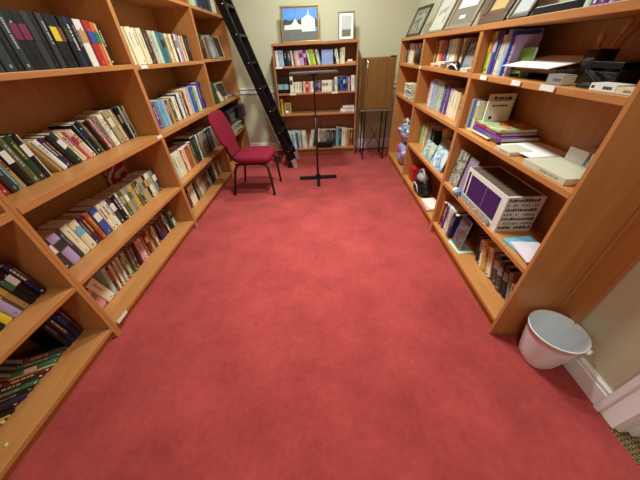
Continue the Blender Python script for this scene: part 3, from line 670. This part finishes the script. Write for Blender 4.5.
flat_book('grey pad lying flat between letter tray and pencil cup', .965, 1.31, 1.25, .09, .05, .035, RZ, 'grey', name='note_pad', cat='pad', hard=False)
t = thing('pencil_cup', 'black pencil cup with tan-handled tools on the top right shelf', 'pencil cup', (1.10, 1.262, 1.2500))
b = MB(); b.rings([superell(0, 0, 0, .036, .036, 4, 24), superell(0, 0, .115, .042, .042, 4, 24), superell(0, 0, .115, .038, .038, 4, 24), superell(0, 0, .01, .033, .033, 4, 24)]); b.build('cup', BLACKP, t)
for k, (dx, dy, L_) in enumerate(((.03, -.040, .150), (.0, -.045, .16), (-.012, .012, .13))):
    b = MB(); b.tube([(dx*.25, dy*.2, .012), (dx, dy, L_)], .006, 8); b.tube([(dx, dy, L_), (dx*1.15, dy*1.2, L_+.02), (dx*1.25, dy*1.35, L_+.045)], [.008, .011, .006], 8); b.build('tool', mat('tan_handle', (206, 140, 88), rough=.5), t)
t = thing('desk_organizer', 'black desk organizer box at the near end of the top right shelf', 'organizer', (1.09, 1.062, 1.2500))
b = MB(); b.box(-.07, .12, 0, .13, 0, .006); b.box(-.07, -.066, 0, .13, 0, .05); b.box(.116, .12, 0, .13, 0, .10); b.box(-.066, .116, 0, .13, .06, .08); b.box(-.066, .116, 0, .004, 0, .08); b.box(-.066, .116, .126, .13, 0, .08); b.box(.03, .034, .004, .126, 0, .08); b.build('box', BLACKP, t, .001)
b = MB(); b.tube([(-.03, .05, .012), (-.03, .085, .012)], .028, 20); b.build('tape_roll', mat('grey_tape', (150, 150, 150)), t, loc=(0, 0, .022))
for i, (x, y, w_, l_, c) in enumerate(((.965, .985, .06, .10, 'white'), (.962, .92, .06, .06, 'cream'))):
    flat_book('%s card stack at the front near end of the top right shelf' % c, x, y+l_, 1.25, l_, w_, .022-.004*i, RZ, c, name='card_stack', cat='cards', hard=False)
t = thing('black_stapler', 'black stapler between the pencil cup and the card stacks', 'stapler', (1.0, 1.10, 1.2500))
b = MB(); b.box(-.02, .02, 0, .07, 0, .012); b.obox((0, 0, .018), (0, .068, .05), .024, .014, (1, 0, 0)); b.build('body', BLACKP, t, .003)
b = MB(); b.box(-.012, .012, .01, .05, .0125, .017); b.build('base_plate', CHROME, t)
# second shelf: face-out booklets and the stack
face_book('white book with small black emblem, upright on the second right shelf', 1.02, 1.785, .920, .145, .19, .012, R(-3), 3, mat('print_off_white', (242, 240, 232)))
o = bpy.context.scene.collection.objects[-2] if False else None
def ink_on_cover(width, H, loc, rot, marks, name='cover_print', parent=None):
    b = MB()
    for x, z, w_, h_ in marks: b.box(x*width, (x+w_)*width, -.0008, -.0001, z*H, (z+h_)*H)
    return b.build(name, cm('charcoal'), parent)
covers = [q for q in C.objects if q.name.startswith('picture_book') and 'emblem' in q.get('label', '')]
ink_on_cover(.145, .19, 0, 0, [(.18, .46, .13, .09), (.2, .84, .09, .045), (.32, .84, .05, .045), (.4, .84, .1, .045), (.53, .84, .14, .045), (.7, .84, .12, .045), (.55, .06, .1, .06), (.72, .06, .06, .06)], parent=covers[0])
face_book('cream book with black letters behind the white emblem book', 1.035, 1.808, .920, .155, .225, .012, R(-2), 2, mat('print_cream_cover', (230, 222, 190)), name='picture_book')
ink_on_cover(.155, .225, 0, 0, [(.16, .88, .12, .06), (.34, .86, .05, .08), (.42, .88, .1, .05), (.58, .87, .06, .06), (.7, .86, .13, .07)], parent=[q for q in C.objects if 'cream book with black letters' in q.get('label', '')][0])
face_book('navy book standing behind the cream lettered book', 1.05, 1.829, .920, .17, .19, .014, R(-1), 1, cm('navy'))
flat_book('yellow booklet at the bottom of the stack, second right shelf', .985, 1.90, .920, .33, .21, .008, R(-84), 'yellow', 'stack on the second right shelf', hard=False)
flat_book('cream paper folder under the purple book in the stack', .990, 1.93, .9295, .31, .21, .006, R(-91), 'cream', 'stack on the second right shelf', hard=False)
flat_book('purple flat book in the stack on the second right shelf', 1.0, 1.870, .937, .35, .225, .022, R(-90), 'purple', 'stack on the second right shelf')
flat_book('crimson flat book in the middle of the stack, second right shelf', 1.01, 1.865, .9605, .31, .21, .016, R(-89.5), 'crimson', 'stack on the second right shelf')
flat_book('picture book with orange and green cover topping the stack', 1.01, 1.862, .978, .305, .212, .016, R(-91), 'maroon', 'stack on the second right shelf', art=art_mat('print_orange_cover', [(226, 214, 170), (160, 196, 150), (206, 104, 52), (226, 200, 150)], 7))
flat_book('small pale green pad at the front of the second right shelf', .955, 1.475, .920, .13, .12, .018, R(-88), 'pad_green', name='note_pad', cat='pad', hard=False)
flat_book('large pale green pad near the end panel on the second right shelf', .958, 1.235, .920, .255, .18, .026, R(-88), 'pad_green', name='note_pad', cat='pad', hard=False)
def sheet(label, x, y, z, w, l, rz, m, th=.002, name='paper_sheet'):
    t = thing(name, label, 'paper', (x, y, z), (0, 0, R(rz))); MB().box(0, w, -l, 0, 0, th).build('sheet', m, t); return t
sheet('blank white paper sheet lying across the second right shelf', .995, 1.50, .9355, .225, .235, 4, PAPER)
q = sheet('white paper with blue logo under the white boxes', 1.145, 1.262, .9205, .088, .31, 0, PAPER, .004)
MB().box(.02, .055, -.06, -.035, .0042, .0048).build('logo', cm('light_blue'), q)
t = thing('card_box', 'white box with black-topped lid at the near end, second right shelf', 'box', (1.146, .945, .9260), (0, 0, R(0)))
MB().box(0, .085, 0, .17, 0, .04).build('box', PAPER, t, .002); MB().box(.0, .087, 0, .165, .0405, .08).build('case', mat('print_dark_photo_lid', (40, 30, 24), noise_amt=.5, noise_scale=14), t, .002); MB().box(-.0012, 0, .002, .163, .042, .078).build('case_label', PAPER, t)
t = thing('card_box', 'plain white box leaning beside the black-topped box', 'box', (1.146, 1.125, .9265), (0, 0, R(3)))
MB().box(0, .085, 0, .10, 0, .075).build('box', PAPER, t, .002)
# third shelf
face_book('grey flower-patterned booklet facing out, third right shelf', .985, 1.950, .512, .135, .26, .006, RZ, 7, art_mat('print_floral', [(120, 120, 104), (180, 176, 160), (92, 98, 84), (200, 196, 184)], 26))
face_book('pink and lilac booklet facing out beside the flower-patterned one', 1.0, 1.812, .512, .115, .25, .006, RZ, 7, art_mat('print_pink_lilac', [(186, 150, 160), (150, 134, 160), (210, 180, 186)], 10))
t = thing('boxed_book_set', 'large white boxed set with purple front and letter-printed end', 'boxed set', (.972, 1.725, .5118), RZ)if False else thing('boxed_book_set', 'large white boxed set with purple front and letter-printed end', 'boxed set', (.972, 1.685, .5118), (0, 0, RZ))
W_, D_, H_ = .45, .20, .222
MB().box(0, W_, 0, .004, 0, H_).box(0, W_, D_-.004, D_, 0, H_).box(0, W_, .004, D_-.004, 0, .004).box(0, .004, .004, D_-.004, .004, H_).box(W_-.012, W_, .004, D_-.004, .004, H_).build('case', mat('box_white', (224, 222, 214), rough=.45), t)
for k_ in range(11): MB().box(.0055+k_*.0388, .0425+k_*.0388, .006, D_-.006, .0045, H_-.006).build('volume', mat('dark_volume_top', (96, 80, 66), rough=.7), t)
b = MB(); b.box(.06, .40, -.0015, -.0002, .045, .192); b.box(.018, .042, -.0015, -.0002, .045, .20); b.build('purple_panel', mat('deep_purple_print', (58, 34, 92), rough=.4), t)
b = MB(); b.box(.25, .252, -.0022, -.0014, .045, .192); b.build('panel_seam', cm('lilac'), t)
b = MB(); rr = random.Random(3)
for ln in range(7):
    z0 = H_-.028-ln*.029; y = .012
    while y < D_-.02:
        w_ = rr.uniform(.007, .014); h_ = rr.uniform(.011, .018)
        if rr.random() < (.93 if ln % 2 == 0 else .8):
            b.box(W_+.0003, W_+.0014, y, y+w_, z0, z0+h_*(1 if ln % 2 == 0 else .8), 0 if ln % 2 == 0 else 1)
            if rr.random() < .5: b.box(W_+.0003, W_+.0014, y+w_*.2, y+w_*.45, z0+h_, z0+h_+.004, 0 if ln % 2 == 0 else 1)
        y += w_+rr.uniform(.002, .006)
b.build('letter_print', [cm('charcoal'), cm('grey')], t)
for i, (y, c, nm) in enumerate(((1.745, WHITE, 'white'), (1.700, mat('tape_blue', (70, 150, 206), rough=.4), 'blue'))):
    t = thing('tape_roll', '%s tape roll on the edge of the third right shelf' % nm, 'tape roll', (.9565, y, .512+.0205), (R(90), R(0), 0))
    b = MB(); r0 = [[(math.cos(2*PI*k/28)*r_, math.sin(2*PI*k/28)*r_, z_) for k in range(28)] for r_, z_ in ((.012, -.011), (.020, -.011), (.020, .011), (.012, .011), (.012, -.011))]
    b.rings(r0, cap0=False, cap1=False); b.build('roll', c, t)
face_book('colourful picture strip standing before the purple-fronted boxed set', .9555, 1.655, .512, .36, .042, .004, RZ, 4, art_mat('print_strip', [(186, 184, 178), (160, 166, 172), (150, 160, 132), (190, 120, 100), (200, 196, 186)], 16), name='picture_card', cat='card')
flat_book('blue booklet flat at the near end of the third right shelf', .975, 1.155, .512, .17, .16, .010, R(-84), 'cyan', hard=False, name='booklet', cat='booklet')
q = flat_book('white booklet with black emblem on top of the blue booklet', .990, 1.115, .5235, .17, .14, .008, R(-96), 'white', hard=False, name='booklet', cat='booklet', art=mat('print_pale_pink', (226, 214, 224)))
b = MB(); b.box(.0002, .001, .03, .055, .07, .09); b.box(.0002, .001, .058, .07, .085, .094); b.box(.0002, .001, .035, .06, .12, .128); b.build('emblem', cm('charcoal'), q)
# bottom shelf
face_book('blue and brown picture book standing among bottom right shelf books', 1.0, 1.665, .123, .13, .25, .012, RZ, 6, art_mat('print_blue_brown', [(40, 70, 110), (110, 74, 50), (60, 110, 150), (88, 58, 40)], 9))
q = sheet('pale green printed sheet on the front of the bottom right shelf', .968, 1.665, .1235, .12, .17, 6, mat('pale_green_paper', (196, 214, 196)), .003)
b = MB(); b.box(.04, .075, -.10, -.06, .0032, .0038); b.build('printed_mark', cm('teal'), q)
# middle right bookcase
picture_frame('black-framed picture on the top shelf of the middle right bookcase', (1.04, 2.37, 1.250), RZ, .33, .175, 10, DKF, cm('grey'), art_mat('print_dark_window', [(60, 44, 40), (150, 150, 150), (40, 34, 34)], 10), .014, .012, easel=False)
flat_book('tan cardboard pack at the front of the middle top right shelf', .965, 2.80, 1.25, .24, .055, .03, RZ, 'peach', name='card_pack', cat='pack')
flat_book('white paper pack resting on the tan cardboard pack', .968, 2.66, 1.2815, .17, .05, .012, RZ, 'white', name='paper_pack', cat='pack', hard=False)
t = thing('camera_case', 'small black case with white strap before the black-framed picture', 'case', (.985, 2.34, 1.2500))
b = MB(); cushion(b, .026, .075, .045, 0, e=3.2, n=24, edge=.01); b.build('case', BLACKP, t); b = MB(); b.tube([(-.02, -.11, .005), (-.022, -.06, .03), (-.024, 0, .036), (-.022, .05, .02), (-.015, .1, .006)], .006, 8); b.build('strap', PAPER, t)
flat_book('white note block at the front near end of the middle top right shelf', .962, 2.17, 1.25, .10, .07, .02, RZ, 'white', name='note_pad', cat='pad', hard=False)
face_book('grey carton standing on the third shelf, middle right bookcase', 1.09, 2.50, .512, .22, .19, .05, RZ, 0, mat('grey_carton', (150, 142, 130)), name='carton', cat='carton')
face_book('green and white picture booklet facing out, middle right bookcase', .985, 2.655, .512, .25, .15, .006, RZ, 16, art_mat('print_green_white', [(150, 190, 170), (206, 214, 190), (110, 160, 190), (190, 206, 120)], 13))
face_book('light blue picture booklet facing out beside the green one', .985, 2.385, .512, .25, .17, .006, RZ, 16, art_mat('print_sky_blue', [(150, 196, 226), (214, 226, 226), (96, 160, 206), (226, 226, 190)], 11))
t = thing('pale_vase', 'cream rounded jar on the third shelf of the middle right bookcase', 'jar', (1.17, 2.57, .5115))
b = MB(); b.rings([superell(0, 0, z_, r_, r_, 2, 24) for z_, r_ in ((0, .03), (.02, .04), (.1, .045), (.16, .035), (.2, .05), (.24, .05), (.26, .03))]); b.build('jar', mat('cream_ceramic', (214, 204, 160), rough=.4), t)
t = thing('red_box', 'red box on the bottom shelf of the middle right bookcase', 'box', (1.0, 2.84, .1225))
MB().box(0, .16, 0, .13, 0, .15).build('box', cm('red'), t, .003)
t = thing('handheld_vacuum', 'black and grey rounded handheld vacuum on the bottom right shelf', 'vacuum', (1.02, 2.53, .1228), (0, 0, R(8)))
b = MB(); cushion(b, .072, .13, .15, 0, e=2.6, n=32, edge=.03, dome=.012); b.build('body', BLACKP, t)
b = MB(); b.rings([superell(-.02, 0, z_, r_, r_*1.5, 2.4, 24) for z_, r_ in ((.158, .05), (.19, .048), (.215, .035), (.225, .015))]); b.build('motor_cap', mat('grey_plastic', (150, 152, 154), rough=.35), t)
b = MB(); b.tube([(-.03, -.09, .15), (-.04, -.07, .23), (-.03, 0, .27), (-.02, .07, .23), (-.02, .09, .15)], .012, 10); b.build('handle', mat('grey_plastic', (150, 152, 154)), t)
b = MB(); b.tube([(-.073, -.06, .03), (-.076, -.02, .10), (-.074, .05, .12)], .006, 8); b.build('trim_line', mat('silver_plastic', (190, 192, 196)), t)
z = .1228
for i, (c, a) in enumerate((('light_green', -88), ('pink', -94), ('white', -85))):
    flat_book('%s leaflet in the flat pile at the bottom, middle right bookcase' % c.replace('_', ' '), .965, 2.36, z, .22, .13, .007, R(a), c, 'leaflets on the bottom right shelf', name='leaflet', cat='leaflet', hard=False); z += .0085
# farthest right bookcase
t = thing('black_bag', 'black pouch leaning among books, top shelf, farthest right bookcase', 'pouch', (.985, 3.27, 1.2505))
b = MB(); cushion(b, .022, .11, .13, 0, e=2.6, n=24, edge=.012); b.build('pouch', BLACKP, t)
z = .9198
for i, (c, th, ln) in enumerate((('white', .018, .30), ('silver', .02, .28), ('light_green', .026, .27), ('ivory', .024, .27), ('mint', .02, .26), ('cream', .026, .25))):
    flat_book('%s book in the flat stack on the farthest right bookcase, %s from the bottom' % (c.replace('_', ' '), ORD[i+1]), .975, 3.60, z, ln, .18, th, R(-90+random.uniform(-3, 3)), c, 'flat stack on the farthest right bookcase', stuff=True); z += th+.0012
def bag(label, loc, rx, ry, h, cols, seed, knot=True):
    t = thing('plastic_bag', label, 'bag', loc); b = MB(); n, m = 40, 26; rs = []
    for i in range(m+1):
        u = i/m; prof = math.sin(min(1., u*1.25+.12)*PI/2)**.6 if u < .62 else max(.05, math.cos((u-.62)/.38*PI/2)**.75)
        rg = []
        for k in range(n):
            a = 2*PI*k/n; p = Vector((math.cos(a)*rx*prof, math.sin(a)*ry*prof, u*h))
            q_ = Vector((p.x*9, p.y*9, p.z*9+seed)); d = noise.noise(q_)*.035+noise.noise(q_*2.7)*.018+abs(noise.noise(q_*5))*.010
            f = 1+(d-.005)/max(rx, .05)*(.35+.65*min(1, u*6)); rg.append((p.x*f, p.y*f, max(0, p.z+d*.35*min(1, u*5))))
        rs.append(rg)
    b.rings(rs); b.build('bag', art_mat('bag_print_%d' % seed, cols, 11, .3), t)
    if knot:
        b = MB(); b.tube([(0, -.02, h-.02), (-.02, -.05, h+.03), (-.05, -.06, h+.02)], [.012, .02, .006], 8); b.tube([(0, .02, h-.02), (-.01, .05, h+.035), (-.045, .065, h+.01)], [.012, .02, .006], 8); b.build('handle', art_mat('bag_handle_%d' % seed, cols[:2], 11, .3), t)
bag('crumpled pink and white plastic bag at the bottom, farthest right bookcase', (1.045, 3.44, .1225), .10, .155, .285, [(206, 206, 222), (150, 170, 214), (188, 74, 150), (214, 200, 222)], 5, knot=False)
bag('crumpled blue and grey plastic bag lying on the pink one', (1.04, 3.42, .425), .105, .165, .22, [(150, 168, 206), (196, 204, 220), (96, 108, 140), (206, 208, 214)], 11)

# ------------------------------------------------------------------ light
def downlight(x, y, power, size=.22, spread=125, label=''):
    t = thing('ceiling_light', label, 'ceiling light', (x, y, CEIL))
    b = MB(); b.rings([superell(0, 0, z_, r_, r_, 2, 32) for z_, r_ in ((-.0005, size/2+.03), (-.012, size/2+.028), (-.012, size/2), (-.002, size/2-.01))], cap0=False); b.build('trim_ring', WHITE, t)
    ld = bpy.data.lights.new('ceiling_lamp', 'AREA'); ld.shape = 'DISK'; ld.size = size; ld.energy = power; ld.color = (.93, .99, .92); ld.spread = R(spread)
    o = bpy.data.objects.new('ceiling_lamp', ld); C.objects.link(o); o.location = (x, y, CEIL-.016)
downlight(-.10, -.40, 16, spread=178, label='round white ceiling light above the near end of the aisle')
downlight(.04, 1.65, 15.5, spread=88, label='unseen ceiling spot added for a bright pool on the middle carpet')  # narrow spot added only to brighten the carpet, no known fixture
downlight(-.10, 2.40, 50, spread=178, label='round white ceiling light above the middle of the aisle')
downlight(-.10, 3.60, 27, spread=178, label='round white ceiling light above the music stand')
ld = bpy.data.lights.new('hall_lamp', 'AREA'); ld.size = .8; ld.energy = 16; ld.color = (.95, .97, .92)
o = bpy.data.objects.new('hall_lamp', ld); C.objects.link(o); o.location = (2.1, .2, CEIL-.05)
# the farthest and smallest books become one uncounted mass
def merge_stuff():
    bpy.context.view_layer.update()
    vs, fs, mi, mats = [], [], [], []
    for r in STUFF:
        Mr = Matrix.LocRotScale(r.location, r.rotation_euler, None)
        for o in [c for c in r.children]:
            me = o.data; n = len(vs); vs += [tuple(Mr @ o.matrix_basis @ v.co) for v in me.vertices]
            for m in me.materials:
                if m not in mats: mats.append(m)
            for p in me.polygons: fs.append([k+n for k in p.vertices]); mi.append(mats.index(me.materials[p.material_index]))
            bpy.data.objects.remove(o)
        bpy.data.objects.remove(r)
    me = bpy.data.meshes.new('distant_books'); me.from_pydata(vs, [], fs)
    for m in mats: me.materials.append(m)
    me.polygons.foreach_set('material_index', mi); me.update()
    o = bpy.data.objects.new('distant_books', me); C.objects.link(o)
    tag(o, 'small distant books filling the back bookcase and the farthest shelves on both sides', 'books', kind='stuff')
merge_stuff()
wd_ = bpy.data.worlds.new('world'); bpy.context.scene.world = wd_; wd_.use_nodes = True
wd_.node_tree.nodes['Background'].inputs['Color'].default_value = (.9, .86, .8, 1); wd_.node_tree.nodes['Background'].inputs['Strength'].default_value = .3

# ------------------------------------------------------------------ camera
F, PITCH, YAW, ROLL, CH = 253.5, R(36.57), R(-2.34), R(2.80), 1.4
fw = Vector((math.sin(YAW)*math.cos(PITCH), math.cos(YAW)*math.cos(PITCH), -math.sin(PITCH)))
rt = Vector((math.cos(YAW), -math.sin(YAW), 0)); dn = fw.cross(rt)
r2 = rt*math.cos(ROLL)+dn*math.sin(ROLL); d2 = dn*math.cos(ROLL)-rt*math.sin(ROLL)
cd = bpy.data.cameras.new('camera'); cam = bpy.data.objects.new('camera', cd); C.objects.link(cam)
M = Matrix((r2, -d2, -fw)).transposed().to_4x4(); M.translation = (0, 0, CH); cam.matrix_world = M
cd.sensor_width = 36; cd.lens = F*36/640; cd.clip_start = .02
sc = bpy.context.scene; sc.camera = cam
sc.view_settings.view_transform = 'Standard'; sc.view_settings.look = 'None'; sc.view_settings.exposure = 0.0; sc.view_settings.gamma = 1
sc.cycles.max_bounces = 8; sc.cycles.diffuse_bounces = 5
